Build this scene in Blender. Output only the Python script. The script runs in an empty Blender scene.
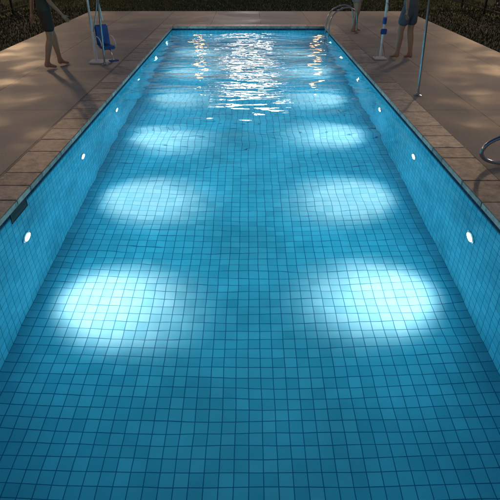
import bpy, math, random, bmesh
from mathutils import Vector, Matrix
R=math.radians
random.seed(7)
sc=bpy.context.scene
sc.view_settings.view_transform='Standard'
sc.view_settings.look='None'
sc.view_settings.exposure=0
COL=sc.collection
HW=2.12; Y0=0.4; Y1=15.0; ZW=-0.12; ZF=-1.80; DX=5.3; DY0=-4.0; DY1=18.5

# ---------- helpers ----------
def newmat(name):
    m=bpy.data.materials.new(name); m.use_nodes=True
    nt=m.node_tree
    for n in list(nt.nodes): nt.nodes.remove(n)
    out=nt.nodes.new('ShaderNodeOutputMaterial')
    return m,nt,out
def N(nt,t,**kw):
    n=nt.nodes.new(t)
    for k,v in kw.items():
        if k in n.inputs: n.inputs[k].default_value=v
        else: setattr(n,k,v)
    return n
def simple(name,col,rough=0.5,metal=0.0,noise=0.12,scale=20,bump=0.05):
    m,nt,out=newmat(name)
    p=N(nt,'ShaderNodeBsdfPrincipled'); p.inputs['Roughness'].default_value=rough; p.inputs['Metallic'].default_value=metal
    tc=N(nt,'ShaderNodeTexCoord'); nz=N(nt,'ShaderNodeTexNoise'); nz.inputs['Scale'].default_value=scale; nz.inputs['Detail'].default_value=4
    nt.links.new(tc.outputs['Object'],nz.inputs['Vector'])
    mx=N(nt,'ShaderNodeMix',data_type='RGBA')
    mx.inputs[6].default_value=(*[c*(1-noise) for c in col],1); mx.inputs[7].default_value=(*[min(1,c*(1+noise)) for c in col],1)
    nt.links.new(nz.outputs['Fac'],mx.inputs[0]); nt.links.new(mx.outputs[2],p.inputs['Base Color'])
    b=N(nt,'ShaderNodeBump'); b.inputs['Strength'].default_value=bump; b.inputs['Distance'].default_value=0.01
    nt.links.new(nz.outputs['Fac'],b.inputs['Height']); nt.links.new(b.outputs['Normal'],p.inputs['Normal'])
    nt.links.new(p.outputs[0],out.inputs['Surface'])
    return m
def emis(name,col,s):
    m,nt,out=newmat(name); e=N(nt,'ShaderNodeEmission'); e.inputs[0].default_value=(*col,1); e.inputs[1].default_value=s
    nt.links.new(e.outputs[0],out.inputs['Surface']); return m
def meshobj(name,verts,faces,mat=None,uvs=None,smooth=False,parent=None):
    me=bpy.data.meshes.new(name); me.from_pydata(verts,[],faces); me.update()
    if uvs:
        uv=me.uv_layers.new(name='UVMap')
        for l,u in zip(uv.data,uvs): l.uv=u
    if mat: me.materials.append(mat)
    o=bpy.data.objects.new(name,me); COL.objects.link(o)
    if smooth:
        for p in me.polygons: p.use_smooth=True
    if parent: o.parent=parent
    return o
def empty(name,loc=(0,0,0),rz=0):
    e=bpy.data.objects.new(name,None); COL.objects.link(e); e.location=loc; e.rotation_euler=(0,0,rz); e.empty_display_size=0.2
    return e
def box(name,lo,hi,mat,parent=None,bevel=0.0):
    bm=bmesh.new(); bmesh.ops.create_cube(bm,size=1)
    s=[hi[i]-lo[i] for i in range(3)]; c=[(hi[i]+lo[i])/2 for i in range(3)]
    for v in bm.verts: v.co=Vector((v.co.x*s[0]+c[0],v.co.y*s[1]+c[1],v.co.z*s[2]+c[2]))
    if bevel: bmesh.ops.bevel(bm,geom=bm.edges[:],offset=bevel,segments=2,affect='EDGES')
    me=bpy.data.meshes.new(name); bm.to_mesh(me); bm.free(); me.materials.append(mat)
    o=bpy.data.objects.new(name,me); COL.objects.link(o)
    if parent: o.parent=parent
    return o
def tube(name,pts,r,mat,parent=None,smoothpath=True,res=3):
    cu=bpy.data.curves.new(name,'CURVE'); cu.dimensions='3D'; cu.bevel_depth=r; cu.bevel_resolution=res; cu.use_fill_caps=True
    if smoothpath and len(pts)>2:
        sp=cu.splines.new('NURBS'); sp.points.add(len(pts)-1)
        for p,q in zip(sp.points,pts): p.co=(*q,1)
        sp.order_u=3; sp.use_endpoint_u=True; sp.resolution_u=8
    else:
        sp=cu.splines.new('POLY'); sp.points.add(len(pts)-1)
        for p,q in zip(sp.points,pts): p.co=(*q,1)
    cu.materials.append(mat)
    o=bpy.data.objects.new(name,cu); COL.objects.link(o)
    if parent: o.parent=parent
    return o
def lathe(name,prof,mat,loc=(0,0,0),parent=None,seg=24,axis='Z',caps=True):
    v=[];f=[]
    for r,z in prof:
        for i in range(seg):
            a=2*math.pi*i/seg; v.append((r*math.cos(a),r*math.sin(a),z))
    for k in range(len(prof)-1):
        for i in range(seg):
            j=(i+1)%seg; f.append((k*seg+i,k*seg+j,(k+1)*seg+j,(k+1)*seg+i))
    if caps:
        f.append(tuple(range(seg))[::-1]); f.append(tuple(range((len(prof)-1)*seg,len(prof)*seg)))
    o=meshobj(name,v,f,mat,smooth=False,parent=parent); o.location=loc
    if axis=='X': o.rotation_euler=(0,R(90),0)
    if axis=='-X': o.rotation_euler=(0,R(-90),0)
    return o

# ---------- materials ----------
T=0.106
def tilemat(name,c1,c2,mortar,mort=0.004):
    m,nt,out=newmat(name)
    uv=N(nt,'ShaderNodeUVMap')
    br=N(nt,'ShaderNodeTexBrick'); br.offset=0; br.squash=1
    br.inputs['Color1'].default_value=(*c1,1); br.inputs['Color2'].default_value=(*c2,1); br.inputs['Mortar'].default_value=(*mortar,1)
    br.inputs['Scale'].default_value=1; br.inputs['Mortar Size'].default_value=mort; br.inputs['Mortar Smooth'].default_value=0.3
    br.inputs['Brick Width'].default_value=T; br.inputs['Row Height'].default_value=T
    nt.links.new(uv.outputs[0],br.inputs['Vector'])
    nz=N(nt,'ShaderNodeTexNoise'); nz.inputs['Scale'].default_value=1.1; nz.inputs['Detail'].default_value=3
    nt.links.new(uv.outputs[0],nz.inputs['Vector'])
    mr=N(nt,'ShaderNodeMapRange'); mr.inputs[1].default_value=0.3; mr.inputs[2].default_value=0.7; mr.inputs[3].default_value=0.78; mr.inputs[4].default_value=1.12
    nt.links.new(nz.outputs['Fac'],mr.inputs[0])
    mul=N(nt,'ShaderNodeVectorMath',operation='SCALE')
    nt.links.new(br.outputs['Color'],mul.inputs[0]); nt.links.new(mr.outputs[0],mul.inputs['Scale'])
    p=N(nt,'ShaderNodeBsdfDiffuse')
    nt.links.new(mul.outputs[0],p.inputs['Color'])
    nt.links.new(p.outputs[0],out.inputs['Surface'])
    return m
M_tile=tilemat('pool_tile',(0.10,0.46,0.61),(0.15,0.56,0.71),(0.018,0.16,0.28))
M_band=tilemat('shaded_waterline_tile',(0.02,0.05,0.10),(0.03,0.07,0.12),(0.08,0.1,0.12))  # waterline tile, darkened to paint in the shadow under the coping

# water
M_water,nt,out=newmat('pool_water')
g=N(nt,'ShaderNodeBsdfGlass'); g.inputs['IOR'].default_value=1.33; g.inputs['Roughness'].default_value=0.0
tc=N(nt,'ShaderNodeTexCoord')
def wn(scale,sx,sy,det,dist=0.0):
    mp=N(nt,'ShaderNodeMapping'); mp.inputs['Scale'].default_value=(sx,sy,1); mp.inputs['Rotation'].default_value=(0,0,R(6*(1 if scale<3 else -1)))
    nt.links.new(tc.outputs['Object'],mp.inputs['Vector'])
    n=N(nt,'ShaderNodeTexNoise'); n.noise_dimensions='2D'; n.inputs['Scale'].default_value=scale; n.inputs['Detail'].default_value=det; n.inputs['Distortion'].default_value=dist
    nt.links.new(mp.outputs[0],n.inputs['Vector']); return n.outputs['Fac']
w1=wn(1.6,0.6,1.25,1.0); w2=wn(6.0,0.5,1.25,1.5)
sep=N(nt,'ShaderNodeSeparateXYZ'); nt.links.new(tc.outputs['Object'],sep.inputs[0])
def ramp(y0,y1,a,b_):
    mr=N(nt,'ShaderNodeMapRange'); mr.interpolation_type='SMOOTHSTEP'
    mr.inputs[1].default_value=y0; mr.inputs[2].default_value=y1; mr.inputs[3].default_value=a; mr.inputs[4].default_value=b_
    nt.links.new(sep.outputs['Y'],mr.inputs[0]); return mr.outputs[0]
r1=ramp(3.5,12.5,0.14,1.2); r2=ramp(6.3,11.5,0.014,0.40)
ma=N(nt,'ShaderNodeMath',operation='MULTIPLY'); nt.links.new(w1,ma.inputs[0]); nt.links.new(r1,ma.inputs[1])
mb=N(nt,'ShaderNodeMath',operation='MULTIPLY_ADD'); nt.links.new(w2,mb.inputs[0]); nt.links.new(r2,mb.inputs[1]); nt.links.new(ma.outputs[0],mb.inputs[2])
b=N(nt,'ShaderNodeBump'); b.inputs['Strength'].default_value=1.0; b.inputs['Distance'].default_value=0.05
nt.links.new(mb.outputs[0],b.inputs['Height']); nt.links.new(b.outputs['Normal'],g.inputs['Normal'])
rg=N(nt,'ShaderNodeMapRange'); rg.inputs[1].default_value=5; rg.inputs[2].default_value=11; rg.inputs[3].default_value=0.0; rg.inputs[4].default_value=0.06
nt.links.new(sep.outputs['Y'],rg.inputs[0]); nt.links.new(rg.outputs[0],g.inputs['Roughness'])
nt.links.new(g.outputs[0],out.inputs['Surface'])

# deck
M_deck,nt,out=newmat('concrete_deck')
tc=N(nt,'ShaderNodeTexCoord')
n1=N(nt,'ShaderNodeTexNoise'); n1.inputs['Scale'].default_value=0.9; n1.inputs['Detail'].default_value=8; n1.inputs['Roughness'].default_value=0.65
n2=N(nt,'ShaderNodeTexNoise'); n2.inputs['Scale'].default_value=60; n2.inputs['Detail'].default_value=3
nt.links.new(tc.outputs['Object'],n1.inputs['Vector']); nt.links.new(tc.outputs['Object'],n2.inputs['Vector'])
cr=N(nt,'ShaderNodeValToRGB'); cr.color_ramp.elements[0].position=0.34; cr.color_ramp.elements[0].color=(0.21,0.195,0.175,1); cr.color_ramp.elements[1].position=0.66; cr.color_ramp.elements[1].color=(0.47,0.44,0.40,1)
nt.links.new(n1.outputs['Fac'],cr.inputs[0])
mapn=N(nt,'ShaderNodeMapping'); mapn.inputs['Location'].default_value=(2.47-1.42+0.02,0.25,0)
nt.links.new(tc.outputs['Object'],mapn.inputs['Vector'])
br=N(nt,'ShaderNodeTexBrick'); br.offset=0
br.inputs['Scale'].default_value=1; br.inputs['Brick Width'].default_value=1.42; br.inputs['Row Height'].default_value=2.4; br.inputs['Mortar Size'].default_value=0.009; br.inputs['Mortar Smooth'].default_value=0.2
br.inputs['Color1'].default_value=(1,1,1,1); br.inputs['Color2'].default_value=(0.88,0.88,0.88,1); br.inputs['Mortar'].default_value=(0.33,0.32,0.31,1)
nt.links.new(mapn.outputs[0],br.inputs['Vector'])
mu=N(nt,'ShaderNodeMix',data_type='RGBA',blend_type='MULTIPLY'); mu.inputs[0].default_value=1
nt.links.new(cr.outputs[0],mu.inputs[6]); nt.links.new(br.outputs['Color'],mu.inputs[7])
mu2=N(nt,'ShaderNodeMix',data_type='RGBA',blend_type='OVERLAY'); mu2.inputs[0].default_value=0.4
nt.links.new(mu.outputs[2],mu2.inputs[6]); nt.links.new(n2.outputs['Fac'],mu2.inputs[7])
p=N(nt,'ShaderNodeBsdfPrincipled')
rr=N(nt,'ShaderNodeMapRange'); rr.inputs[1].default_value=.35; rr.inputs[2].default_value=.65; rr.inputs[3].default_value=0.42; rr.inputs[4].default_value=0.8; nt.links.new(n1.outputs['Fac'],rr.inputs[0]); nt.links.new(rr.outputs[0],p.inputs['Roughness'])
nt.links.new(mu2.outputs[2],p.inputs['Base Color'])
b=N(nt,'ShaderNodeBump'); b.inputs['Strength'].default_value=0.35; b.inputs['Distance'].default_value=0.004; nt.links.new(n2.outputs['Fac'],b.inputs['Height'])
nt.links.new(b.outputs['Normal'],p.inputs['Normal']); nt.links.new(p.outputs[0],out.inputs['Surface'])

# coping
M_cop,nt,out=newmat('coping_stone')
geo=N(nt,'ShaderNodeNewGeometry'); tc=N(nt,'ShaderNodeTexCoord')
cr=N(nt,'ShaderNodeValToRGB'); e=cr.color_ramp.elements; e[0].color=(0.25,0.225,0.20,1); e[1].color=(0.46,0.42,0.37,1)
x=e.new(0.5); x.color=(0.36,0.30,0.25,1)
nt.links.new(geo.outputs['Random Per Island'],cr.inputs[0])
nz=N(nt,'ShaderNodeTexNoise'); nz.inputs['Scale'].default_value=9; nz.inputs['Detail'].default_value=8; nz.inputs['Roughness'].default_value=.75; nt.links.new(tc.outputs['Object'],nz.inputs['Vector'])
nm=N(nt,'ShaderNodeMapRange'); nm.inputs[1].default_value=.3; nm.inputs[2].default_value=.7; nt.links.new(nz.outputs['Fac'],nm.inputs[0])
mu=N(nt,'ShaderNodeMix',data_type='RGBA',blend_type='OVERLAY'); mu.inputs[0].default_value=0.6
nt.links.new(cr.outputs[0],mu.inputs[6]); nt.links.new(nm.outputs[0],mu.inputs[7])
p=N(nt,'ShaderNodeBsdfPrincipled'); p.inputs['Roughness'].default_value=0.42; nt.links.new(mu.outputs[2],p.inputs['Base Color'])
b=N(nt,'ShaderNodeBump'); b.inputs['Strength'].default_value=0.6; b.inputs['Distance'].default_value=0.015; nt.links.new(nz.outputs['Fac'],b.inputs['Height']); nt.links.new(b.outputs['Normal'],p.inputs['Normal'])
nt.links.new(p.outputs[0],out.inputs['Surface'])

M_soil=simple('lawn_soil',(0.013,0.022,0.007),0.9,noise=.5,scale=3)
M_grassb=simple('grass_blades',(0.012,0.032,0.007),0.9,noise=.5,scale=2)
M_steel=simple('stainless_steel',(0.6,0.6,0.6),0.22,1.0,noise=.05)
M_dark=simple('dark_metal',(0.03,0.03,0.035),0.45,0.6)
M_white=simple('white_plastic',(0.75,0.76,0.78),0.35)
M_blue=simple('blue_vinyl',(0.02,0.07,0.32),0.4)
M_black=simple('black_void',(0.01,0.012,0.015),0.7)
M_grout=simple('mortar',(0.10,0.085,0.075),0.9)
M_bark=simple('bark',(0.07,0.05,0.035),0.9,noise=.4)
M_leaf=simple('foliage',(0.05,0.085,0.03),0.7,noise=.5,scale=1.5)
M_lampw=emis('warm_lamp_glow',(1.0,0.52,0.18),55)
M_flood=[emis('floodlight_glow_a',(1.0,0.90,0.84),34),emis('floodlight_glow_b',(1.0,0.84,0.76),17),emis('floodlight_glow_c',(0.95,0.85,0.85),7)]
M_led=emis('pool_light_glow',(1.0,0.97,0.88),14)

# ---------- pool ----------
pool=empty('swimming_pool')
def quad(name,v,uv,mat,parent=None): return meshobj(name,v,[(0,1,2,3)],mat,uv,parent=parent)
quad('floor',[(-HW,Y0,ZF),(HW,Y0,ZF),(HW,Y1,ZF),(-HW,Y1,ZF)],[(-HW,Y0),(HW,Y0),(HW,Y1),(-HW,Y1)],M_tile,pool)
zt=-0.10
quad('wall_left',[(-HW,Y0,ZF),(-HW,Y1,ZF),(-HW,Y1,zt),(-HW,Y0,zt)],[(Y0,ZF),(Y1,ZF),(Y1,zt),(Y0,zt)],M_tile,pool)
quad('wall_right',[(HW,Y1,ZF),(HW,Y0,ZF),(HW,Y0,zt),(HW,Y1,zt)],[(Y1,ZF),(Y0,ZF),(Y0,zt),(Y1,zt)],M_tile,pool)
quad('wall_far',[(-HW,Y1,ZF),(HW,Y1,ZF),(HW,Y1,zt),(-HW,Y1,zt)],[(-HW,ZF),(HW,ZF),(HW,zt),(-HW,zt)],M_tile,pool)
quad('wall_near',[(HW,Y0,ZF),(-HW,Y0,ZF),(-HW,Y0,zt),(HW,Y0,zt)],[(HW,ZF),(-HW,ZF),(-HW,zt),(HW,zt)],M_tile,pool)
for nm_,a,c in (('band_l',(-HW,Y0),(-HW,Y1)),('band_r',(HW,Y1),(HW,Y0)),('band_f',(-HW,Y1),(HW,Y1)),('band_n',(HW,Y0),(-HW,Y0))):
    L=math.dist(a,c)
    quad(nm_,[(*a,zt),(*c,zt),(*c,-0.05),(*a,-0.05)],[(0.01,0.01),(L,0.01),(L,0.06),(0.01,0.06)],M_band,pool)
E=0.02
meshobj('water',[(-HW-E,Y0-E,ZW),(HW+E,Y0-E,ZW),(HW+E,Y1+E,ZW),(-HW-E,Y1+E,ZW)],[(0,1,2,3)],M_water)
# coping stones
bm=bmesh.new()
def stone(x0,x1,y0,y1):
    g=0.004; r=bmesh.ops.create_cube(bm,size=1)['verts']
    zt=0.004+random.uniform(-.0015,.0015)
    for v in r: v.co=Vector(((x0+x1)/2+v.co.x*(x1-x0-2*g),(y0+y1)/2+v.co.y*(y1-y0-2*g),(zt-0.055)/2+v.co.z*(zt+0.055)))
CW=0.35; OV=0.025
for s in (-1,1):
    y=Y0-CW; yend=Y1+CW
    while y<yend-0.01:
        L=random.choice((.32,.4,.48,.6)); 
        if y+L>yend-.25: L=yend-y
        a,b_=s*(HW-OV),s*(HW+CW); stone(min(a,b_),max(a,b_),y,y+L); y+=L
n=9; st=2*(HW-OV)/n
for i in range(n):
    x=-(HW-OV)+i*st; stone(x,x+st,Y1-OV,Y1+CW); stone(x,x+st,Y0-CW,Y0+OV)
bmesh.ops.bevel(bm,geom=bm.edges[:],offset=0.006,segments=2,affect='EDGES')
me=bpy.data.meshes.new('coping'); bm.to_mesh(me); bm.free(); me.materials.append(M_cop)
o=bpy.data.objects.new('pool_coping',me); COL.objects.link(o)
def ring(name,xi,yi0,yi1,xo,yo0,yo1,z,mat):
    v=[(-xo,yo0,z),(xo,yo0,z),(xo,yo1,z),(-xo,yo1,z),(-xi,yi0,z),(xi,yi0,z),(xi,yi1,z),(-xi,yi1,z)]
    return meshobj(name,v,[(0,1,5,4),(1,2,6,5),(2,3,7,6),(3,0,4,7)],mat)
r_=ring('coping_mortar_bed',HW-0.012,Y0+0.012,Y1-0.012,HW+CW+.01,Y0-CW-.01,Y1+CW+.01,-0.004,M_grout); r_.parent=pool
ring('deck',HW+CW,Y0-CW,Y1+CW,DX,DY0,DY1,0.0,M_deck)
d=ring('lawn',DX-.01,DY0+.01,DY1-.01,300,-300,300,-0.03,M_soil)
v=[];f=[]
def blades(x0,x1,y0,y1,den):
    for _ in range(int((x1-x0)*(y1-y0)*den)):
        x=random.uniform(x0,x1); y=random.uniform(y0,y1); a=random.uniform(0,6.28); w_=random.uniform(.006,.012); h=random.uniform(.03,.075)
        lx=random.uniform(-.03,.03); ly=random.uniform(-.03,.03); k=len(v)
        v.extend([(x-w_*math.cos(a),y-w_*math.sin(a),-.03),(x+w_*math.cos(a),y+w_*math.sin(a),-.03),(x+lx,y+ly,-.03+h)]); f.append((k,k+1,k+2))
blades(-8.6,-DX,4,19,420); blades(DX,8.6,4,19,420); blades(-9,9,DY1,24,420)
gr=meshobj('grass',v,f,M_grassb)

# skimmer on left wall
sk=empty('pool_skimmer')
sy=4.12
box('mouth',(-HW-0.03,sy-.17,-0.19),(-HW+0.004,sy+.17,-0.062),M_black,sk)
for a in ((sy-.185,sy-.17),(sy+.17,sy+.185)): box('frame_side',(-HW-.01,a[0],-0.205),(-HW+.008,a[1],-0.062),M_dark,sk)
box('frame_bottom',(-HW-.01,sy-.17,-0.205),(-HW+.008,sy+.17,-0.19),M_dark,sk)

# ---------- underwater lights ----------
ZL=-0.72
LY=[4.12+1.94*k for k in range(6)]
def light(name,typ,loc,energy,col,target=None,parent=None,**kw):
    l=bpy.data.lights.new(name,typ); l.energy=energy; l.color=col
    for k,v_ in kw.items(): setattr(l,k,v_)
    o=bpy.data.objects.new(name,l); COL.objects.link(o); o.location=loc
    if target is not None:
        o.rotation_euler=(Vector(target)-Vector(loc)).to_track_quat('-Z','Y').to_euler()
    if parent: o.parent=parent
    return o
for s in (-1,1):
    for k_,y in enumerate(LY):
        e=empty('underwater_pool_light')
        ax='X' if s<0 else '-X'
        lathe('rim',[(0.062,0),(0.09,0.0),(0.09,0.012),(0.076,0.02),(0.064,0.016),(0.062,0.0)],M_steel,(s*HW,y,ZL),e,axis=ax,caps=False)
        lathe('lens',[(0.062,0.001),(0.06,0.008),(0.035,0.012)],M_led,(s*HW,y,ZL),e,axis=ax)
        jy=random.uniform(-.06,.06)
        light('beam','SPOT',(s*(HW-0.05),y,ZL),random.uniform(640,720)*(1,.85,.6,.5,.5,.5)[k_],(1.0,0.47,0.40),(s*1.40,y-0.12+jy,ZF),e,spot_size=R(55),spot_blend=1.0,shadow_soft_size=0.14)
        light('spill','AREA',(s*(HW-0.016),y,ZL),17.5,(0.18,0.83,1.0),(0,y,ZL-0.1),e,shape='DISK',size=0.11)

# ---------- outside lamps ----------
def lamp_post(x,y,h,watt,col=(1.0,0.66,0.38),glow=None):
    e=empty('street_or_fill_lamp',(x,y,-0.03))
    lathe('post',[(0.11,0),(0.11,0.06),(0.06,0.12),(0.045,0.5),(0.035,h-0.35),(0.06,h-0.32),(0.10,h-0.28)],M_dark,parent=e)
    lathe('globe',[(0.09,h-0.28),(0.15,h-0.22),(0.19,h-0.08),(0.16,h+0.06),(0.1,h+0.10)],M_lampw,parent=e)
    lathe('cap',[(0.20,h+0.10),(0.18,h+0.14),(0.06,h+0.22),(0.015,h+0.30)],M_dark,parent=e)
    if watt: light('bulb','POINT',(0,0,h-0.05),watt,col,None,e,shadow_soft_size=0.22)
    return e
lamp_post(-2.65,29,3.0,0); lamp_post(3.75,29,3.0,0)
lamp_post(-7.3,5.6,4.0,900,(1,.80,.60)); lamp_post(7.3,5.6,4.0,900,(1,.80,.60))  # out-of-view fill pair, added to light the deck evenly
lamp_post(-9.2,20.5,4.2,5200); lamp_post(9.2,20.5,4.2,5200)  # second unseen pair, added to brighten the far deck
fm=empty('floodlight_mast',(0.0,32,0))
lathe('mast',[(0.16,0),(0.16,0.1),(0.10,0.12),(0.06,6.6)],M_dark,parent=fm)
box('crossbar',(-2.6,-0.05,6.0),(2.6,0.05,6.1),M_dark,fm)
for i in range(7):
    x=-2.25+i*0.75; hh=(.3,.42,.55,.75,.6,.4,.3)[i]
    box('head',(x-.365,-.02,5.97-hh),(x+.365,.2,5.97),M_dark,fm,0.02)
    box('lens',(x-.345,-.06,6.0-hh),(x+.345,-.025,5.94),M_flood[(2,1,0,0,0,1,2)[i]],fm)

# ---------- fences ----------
def fence(name,x,y0,y1,axis='Y'):
    e=empty(name); vv=[];ff=[]
    def b_(lo,hi):
        k=len(vv)
        for z in (lo[2],hi[2]):
            vv.extend([(lo[0],lo[1],z),(hi[0],lo[1],z),(hi[0],hi[1],z),(lo[0],hi[1],z)])
        ff.extend([(k,k+3,k+2,k+1),(k+4,k+5,k+6,k+7),(k,k+1,k+5,k+4),(k+1,k+2,k+6,k+5),(k+2,k+3,k+7,k+6),(k+3,k,k+4,k+7)])
    L=y1-y0
    def P(t,lo,hi,z0,z1):
        if axis=='Y': b_((x-lo,y0+t-hi,z0),(x+lo,y0+t+hi,z1))
        else: b_((y0+t-hi,x-lo,z0),(y0+t+hi,x+lo,z1))
    t=0
    while t<=L:
        P(t,.03,.03,-.03,1.5); t+=2.0
    t=.1
    while t<L:
        P(t,.008,.008,.06,1.42); t+=.1
    for z in (.1,1.34):
        if axis=='Y': b_((x-.015,y0,z),(x+.015,y1,z+.04))
        else: b_((y0,x-.015,z),(y1,x+.015,z+.04))
    o=meshobj('bars',vv,ff,M_dark,parent=e)
fence('metal_fence',-7.7,-4,24); fence('metal_fence',7.7,-4,24); fence('metal_fence',24.2,-7.6,7.6,'X')

# ---------- unseen trees, added to mask the sky glow reflected in the water ----------
def mask_tree(x,y,h):
    e=empty('mask_tree',(x,y,-.03)); tube('trunk',[(0,0,0),(.08,.05,h*.25),(-.05,.1,h*.5),(0,0,h*.8)],.16,M_bark,e)
    cs=[]
    for i in range(9):
        a=random.uniform(0,6.28); z=random.uniform(.35,.8)*h; l=random.uniform(.12,.28)*h
        q=(l*math.cos(a),l*math.sin(a),z+l*.5); tube('limb',[(0,0,z*.8),(q[0]*.5,q[1]*.5,z),q],.05,M_bark,e); cs.append((Vector(q),random.uniform(.11,.18)*h))
    cs.append((Vector((0,0,h*.88)),.17*h))
    v=[];f=[]
    for c,r in cs:
        for _ in range(260):
            d=Vector((random.gauss(0,1),random.gauss(0,1),random.gauss(0,.8))); d.normalize(); p=c+d*r*random.uniform(.35,1.1)
            a=Vector((random.uniform(-1,1),random.uniform(-1,1),random.uniform(-1,1))).normalized()*random.uniform(.08,.17); b_=a.cross(d)
            if b_.length<1e-4: continue
            b_=b_.normalized()*a.length*.6; k=len(v); v.extend([p-a,p+b_,p+a,p-b_]); f.append((k,k+1,k+2,k+3))
    meshobj('crown',v,f,M_leaf,parent=e)
for (x,y,h) in [(-14,38,9),(-10.5,42,8),(-9.5,34,6.5),(10.5,37,7),(14,40,9),(18,34,8),(-13,24,8),(-12,12,9),(13.5,25,8),(12.5,13,8.5)]:
    mask_tree(x,y,h)

# ---------- metal poles, lift, rails ----------
def pole(x,y,lean,h=2.7):
    e=empty('metal_pole',(x,y,0))
    lathe('flange',[(0.06,0.0),(0.06,0.012),(0.03,0.02),(0.027,0.05)],M_steel,parent=e)
    tube('shaft',[(0,0,0.01),(lean,0,h)],.017,M_steel,e,False)
    tube('hook',[(lean,0,h-.02),(lean,0,h+.05),(lean-.05*(1 if x>0 else -1),0,h+.06)],.008,M_steel,e)
pole(2.57,7.7,-0.14); pole(-2.72,9.9,0.10)
pl=empty('pool_lift',(-2.86,10.15,0))
box('base',(-.20,-.14,0.002),(.20,.14,.04),M_white,pl,.012)
lathe('column',[(0.028,.04),(0.028,.75),(0.02,.76),(0.02,1.2)],M_white,(-.08,0,0),pl)
tube('arm',[(-.08,0,1.18),(.02,-.02,1.28),(.12,-.05,1.18),(.16,-.05,.75)],.016,M_white,pl)
tube('brace',[(-.08,0,.5),(.04,-.03,.8),(.11,-.04,1.1)],.010,M_steel,pl)
sv=empty('seat',(0.17,-.02,0)); sv.parent=pl; sv.rotation_euler=(0,0,R(35)); sv.scale=(.72,.72,.85)
box('seat_pan',(-.17,-.2,.30),(.17,.2,.37),M_blue,sv,.03)
bk=box('backrest',(-.18,.16,.36),(.18,.22,.80),M_blue,sv,.028); bk.rotation_euler=(R(-6),0,0)
box('footrest',(-.12,-.42,.08),(.12,-.28,.11),M_blue,sv,.01)
tube('leg_bar',[(0,-.18,.31),(0,-.3,.26),(0,-.35,.11)],.014,M_steel,sv)
tube('armrest_l',[(-.19,.16,.55),(-.19,-.1,.55),(-.19,-.14,.37)],.012,M_white,sv); tube('armrest_r',[(.19,.16,.55),(.19,-.1,.55),(.19,-.14,.37)],.012,M_white,sv)
# stand right
sd=empty('rescue_hook_stand',(2.62,10.5,0))
box('base',(-.12,-.12,0.002),(.12,.12,.03),M_white,sd,.01)
lathe('post',[(0.022,.03),(0.022,1.05),(0.01,1.08)],M_white,parent=sd)
lathe('collar',[(0.036,.64),(0.04,.66),(0.04,.74),(0.036,.76)],M_blue,parent=sd)
box('bracket',(-.06,-.05,.46),(.06,-.025,.56),M_blue,sd,.01)
tube('hook',[(0,0,1.0),(.0,-.09,1.02),(.0,-.14,.94),(0,-.11,.86)],.010,M_steel,sd)
tube('stay_l',[(-.10,0,.03),(0,0,.34)],.008,M_steel,sd,False); tube('stay_r',[(.10,0,.03),(0,0,.34)],.008,M_steel,sd,False)
# ladder far right
ld=empty('pool_ladder')
for i,y in enumerate((13.75,14.3)):
    tube('rail_%d'%(i+1),[(2.75,y,0.0),(2.74,y,.3),(2.68,y,.56),(2.42,y,.62),(2.10,y,.46),(2.03,y,.15),(2.03,y,-.4),(2.03,y,-1.1)],.019,M_steel,ld)
    lathe('flange',[(0.05,0.0),(0.05,0.012),(0.028,0.02)],M_steel,(2.75,y,0.0),ld)
for z in (-.35,-.65,-.95): box('tread',(1.98,13.75,z-.012),(2.06,14.3,z+.012),M_steel,ld,.005)
# handrail near right
hr=empty('pool_handrail')
HY=4.92
tube('rail',[(3.3,HY,0.0),(2.9,HY,.02),(2.52,HY,.03),(2.38,HY,.13),(2.46,HY,.27),(2.74,HY,.36),(3.3,HY,.52),(3.6,HY,.56),(3.67,HY,.45),(3.67,HY,0)],.021,M_steel,hr)
lathe('flange',[(0.05,0.0),(0.05,0.012),(0.028,0.02)],M_steel,(3.3,HY,0.0),hr); lathe('flange',[(0.05,0.0),(0.05,0.012),(0.028,0.02)],M_steel,(3.67,HY,0.0),hr)

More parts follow.
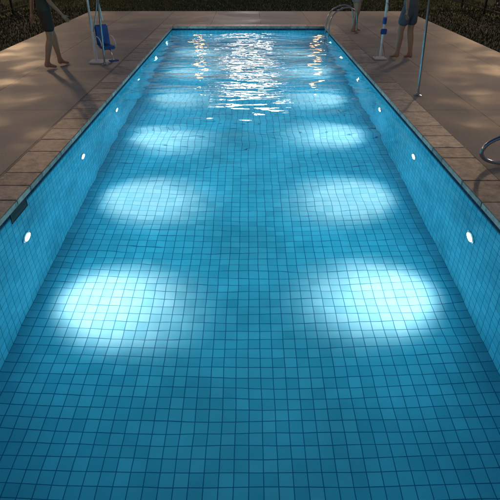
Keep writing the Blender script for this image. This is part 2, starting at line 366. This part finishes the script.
# ---------- people ----------
def skin(name,verts,edges,radii,mat,parent,root=0,sub=2):
    me=bpy.data.meshes.new(name); me.from_pydata(verts,edges,[]); me.update()
    o=bpy.data.objects.new(name,me); COL.objects.link(o); o.parent=parent
    o.modifiers.new('skin','SKIN'); 
    for i,r in enumerate(radii):
        sv=me.skin_vertices[0].data[i]; sv.radius=r if isinstance(r,tuple) else (r,r); sv.use_root=(i==root)
    o.modifiers['skin'].use_smooth_shade=True
    s=o.modifiers.new('sub','SUBSURF'); s.levels=sub; s.render_levels=sub
    me.materials.append(mat)
    return o
def lerp(a,b,t): return tuple(a[i]+(b[i]-a[i])*t for i in range(3))
def person(x,y,rz,H,stride,skincol,shirt,short,haircol,hem=.55,longhair=False,armsw=.25):
    e=empty('person',(x,y,0.0),rz); e.scale=(H/1.7,)*3
    ms=simple('skin',skincol,.5,noise=.06); mt=simple('shirt',shirt,.85); mh=simple('shorts',short,.85); mr_=simple('hair',haircol,.5,noise=.3,scale=80)
    J={}
    pel=(0,0,.93)
    for s in (-1,1):
        st=stride*s
        hip=(.088*s,0,.86)
        ank=(.095*s,-st,.085)
        kn=lerp(hip,ank,.47); bend=.03+abs(stride)*.22*(1 if s<0 else .4)
        kn=(kn[0],kn[1]-bend,kn[2]+.01)
        clf=lerp(kn,ank,.3); clf=(clf[0],clf[1]+.012,clf[2])
        J[s]=(hip,kn,clf,ank)
    V=[pel,(0,.005,1.06),(0,0,1.2),(0,.005,1.33),(0,.01,1.43),(0,-.005,1.53)]
    Rr=[(.105,.085),(.10,.08),(.115,.082),(.125,.082),(.055,.055),(.05,.05)]
    Ed=[(0,1),(1,2),(2,3),(3,4),(4,5)]
    SH={}
    for s in (-1,1):
        hip,kn,clf,ank=J[s]; k=len(V)
        toe=(ank[0]+.015*s,ank[1]-.16,max(.024,ank[2]-.06)); heel=(ank[0],ank[1]+.045,ank[2]-.048)
        ball=(ank[0]+.01*s,ank[1]-.09,ank[2]-.045)
        V+=[hip,lerp(hip,kn,.5),kn,clf,lerp(clf,ank,.6),ank,ball,toe,heel]
        Rr+=[.080,.076,.060,.062,.046,.038,(.038,.03),(.034,.02),(.03,.03)]
        Ed+=[(0,k),(k,k+1),(k+1,k+2),(k+2,k+3),(k+3,k+4),(k+4,k+5),(k+5,k+6),(k+6,k+7),(k+5,k+8)]
        sw=armsw*s
        sh=(.165*s,.005,1.385); el=(.225*s,sw*.35+.03,1.11); wr=(.245*s,sw*.8-.04,.885)
        SH[s]=(sh,el,wr); k=len(V)
        V+=[sh,lerp(sh,el,.5),el,lerp(el,wr,.3),wr]; Rr+=[.052,.045,.038,.037,.026]
        Ed+=[(3,k),(k,k+1),(k+1,k+2),(k+2,k+3),(k+3,k+4)]
        d=(Vector(wr)-Vector(el)).normalized(); wv=Vector(wr)
        pv=Vector((0,-1,0)); pv=(pv-d*pv.dot(d)).normalized(); nn=d.cross(pv)*s
        hv=[tuple(wv-d*.02),tuple(wv+d*.04),tuple(wv+d*.075)]
        skin('palm',hv,[(0,1),(1,2)],[(.022,.026),(.018,.038),(.015,.038)],ms,e,0,2)
        for j,(o_,ln) in enumerate(((.03,.068),(.01,.078),(-.01,.072),(-.029,.056))):
            b0=wv+d*.07+pv*o_; b1=b0+d*ln*.5+nn*.006; b2=b0+d*ln*.85+nn*.022; b3=b0+d*ln*1.05+nn*.034
            skin('finger_%d'%(j+1),[tuple(b0),tuple(b1),tuple(b2),tuple(b3)],[(0,1),(1,2),(2,3)],[.009,.0085,.008,.007],ms,e,0,1)
        b0=wv+d*.025+pv*.022; b1=wv+d*.055+pv*.05; b2=wv+d*.085+pv*.056+nn*.008
        skin('thumb',[tuple(b0),tuple(b1),tuple(b2)],[(0,1),(1,2)],[.012,.010,.008],ms,e,0,1)
    skin('body',V,Ed,Rr,ms,e)
    V=[(0,0,1.04),(0,0,.97),(0,0,.90)]; Rr=[(.128,.105),(.140,.118),(.150,.128)]; Ed=[(0,1),(1,2)]
    for s in (-1,1):
        hip,kn,clf,ank=J[s]; k=len(V)
        V+=[hip,lerp(hip,kn,hem*.6),lerp(hip,kn,hem)]; Rr+=[.112,.108,.106]; Ed+=[(2,k),(k,k+1),(k+1,k+2)]
    skin('shorts',V,Ed,Rr,mh,e,0)
    V=[(0,0,.90),(0,0,1.02),(0,.0,1.12),(0,.002,1.24),(0,.005,1.36),(0,.008,1.41)]; Rr=[(.168,.146),(.158,.132),(.148,.118),(.155,.115),(.155,.105),(.07,.065)]; Ed=[(0,1),(1,2),(2,3),(3,4),(4,5)]
    for s in (-1,1):
        sh,el,wr=SH[s]; k=len(V); V+=[sh,lerp(sh,el,.55)]; Rr+=[.068,.060]; Ed+=[(4,k),(k,k+1)]
    skin('shirt',V,Ed,Rr,mt,e,0)
    bm=bmesh.new(); bmesh.ops.create_uvsphere(bm,u_segments=32,v_segments=24,radius=1)
    for v in bm.verts:
        c=v.co; x_,y_,z_=c
        sx=.074*(1-.22*max(0,-z_)); c.x=x_*sx; c.y=y_*.094-(.008 if z_<0 and y_<0 else 0); c.z=z_*.115
        if y_<0:
            for s in (-1,1):
                d2=((x_-.36*s)/.2)**2+((z_-.02)/.13)**2; c.y+=.010*math.exp(-d2)
            c.y-=.020*math.exp(-((x_/.13)**2+((z_+.22)/.14)**2)); c.y-=.010*math.exp(-((x_/.1)**2+((z_+.02)/.18)**2))
            c.y-=.006*math.exp(-((x_/.3)**2+((z_+.52)/.07)**2)); c.y-=.008*math.exp(-((x_/.28)**2+((z_+.85)/.14)**2))
    me=bpy.data.meshes.new('head'); bm.to_mesh(me); bm.free(); me.materials.append(ms)
    for p_ in me.polygons: p_.use_smooth=True
    ho=bpy.data.objects.new('head',me); COL.objects.link(ho); ho.parent=e; ho.location=(0,-.01,1.61)
    me2=me.copy(); me2.materials.clear(); me2.materials.append(mr_)
    bm=bmesh.new(); bm.from_mesh(me2)
    dl=[v for v in bm.verts if (v.co.y<-.015 and v.co.z<.055) or (v.co.z<-.04 and v.co.y<.03) or v.co.z<-.085]
    bmesh.ops.delete(bm,geom=dl,context='VERTS')
    for v in bm.verts: v.co*=1.09
    bm.to_mesh(me2); bm.free(); h2=bpy.data.objects.new('hair',me2); COL.objects.link(h2); h2.parent=e; h2.location=(0,-.006,1.612)
    if longhair: skin('ponytail',[(0,.09,1.66),(0,.14,1.6),(0,.12,1.45),(0,.11,1.34)],[(0,1),(1,2),(2,3)],[.02,.032,.028,.01],mr_,e,0)
    mw=simple('eye_white',(.8,.8,.8),.2); mk=simple('pupil',(.02,.015,.01),.2); ml=simple('lips',(.42,.16,.14),.4)
    for s in (-1,1):
        lathe('eye',[(.002,-.012),(.009,-.009),(.0125,0),(.009,.009),(.002,.012)],mw,(.027*s,-.083,1.613),e,12)
        lathe('iris',[(.001,-.006),(.005,0),(.001,.006)],mk,(.027*s,-.0935,1.613),e,10)
        skin('ear',[(.072*s,.0,1.60),(.078*s,.006,1.625)],[(0,1)],[(.008,.014),(.008,.017)],ms,e,0,1)
    skin('mouth',[(-.02,-.098,1.55),(0,-.104,1.552),(.02,-.098,1.55)],[(0,1),(1,2)],[.003,.006,.003],ml,e,0,1)
    return e
person(-3.62,9.75,R(125),1.70,.15,(.42,.25,.17),(.05,.06,.05),(.035,.035,.03),(.03,.02,.015),hem=.72)
person(3.08,10.5,R(-150),1.72,.08,(.40,.22,.15),(.10,.12,.15),(.08,.10,.14),(.05,.03,.02),hem=.75)
person(2.72,13.95,R(110),1.66,.10,(.45,.27,.19),(.45,.25,.25),(.32,.22,.22),(.06,.03,.02),hem=.45,longhair=True)

# ---------- world ----------
w_=bpy.data.worlds.new('World'); sc.world=w_; w_.use_nodes=True; nt=w_.node_tree
bg=nt.nodes['Background']; sky=nt.nodes.new('ShaderNodeTexSky'); sky.sky_type='NISHITA'; sky.sun_disc=False
sky.sun_elevation=R(2.0); sky.sun_rotation=R(0); sky.ozone_density=3.0; sky.dust_density=0.3
nt.links.new(sky.outputs[0],bg.inputs[0]); bg.inputs[1].default_value=0.12
sun=light('sun','SUN',(0,60,10),0.02,(1,.8,.6),None,None,angle=R(5)); sun.rotation_euler=(R(-88),0,0)

# ---------- camera ----------
cam=bpy.data.cameras.new('camera'); co=bpy.data.objects.new('camera',cam); COL.objects.link(co)
co.location=(0,0,2.0); co.rotation_euler=(R(90-31.7),0,0); cam.lens=36; cam.sensor_width=36; cam.clip_end=1000; cam.shift_x=0.003
sc.camera=co
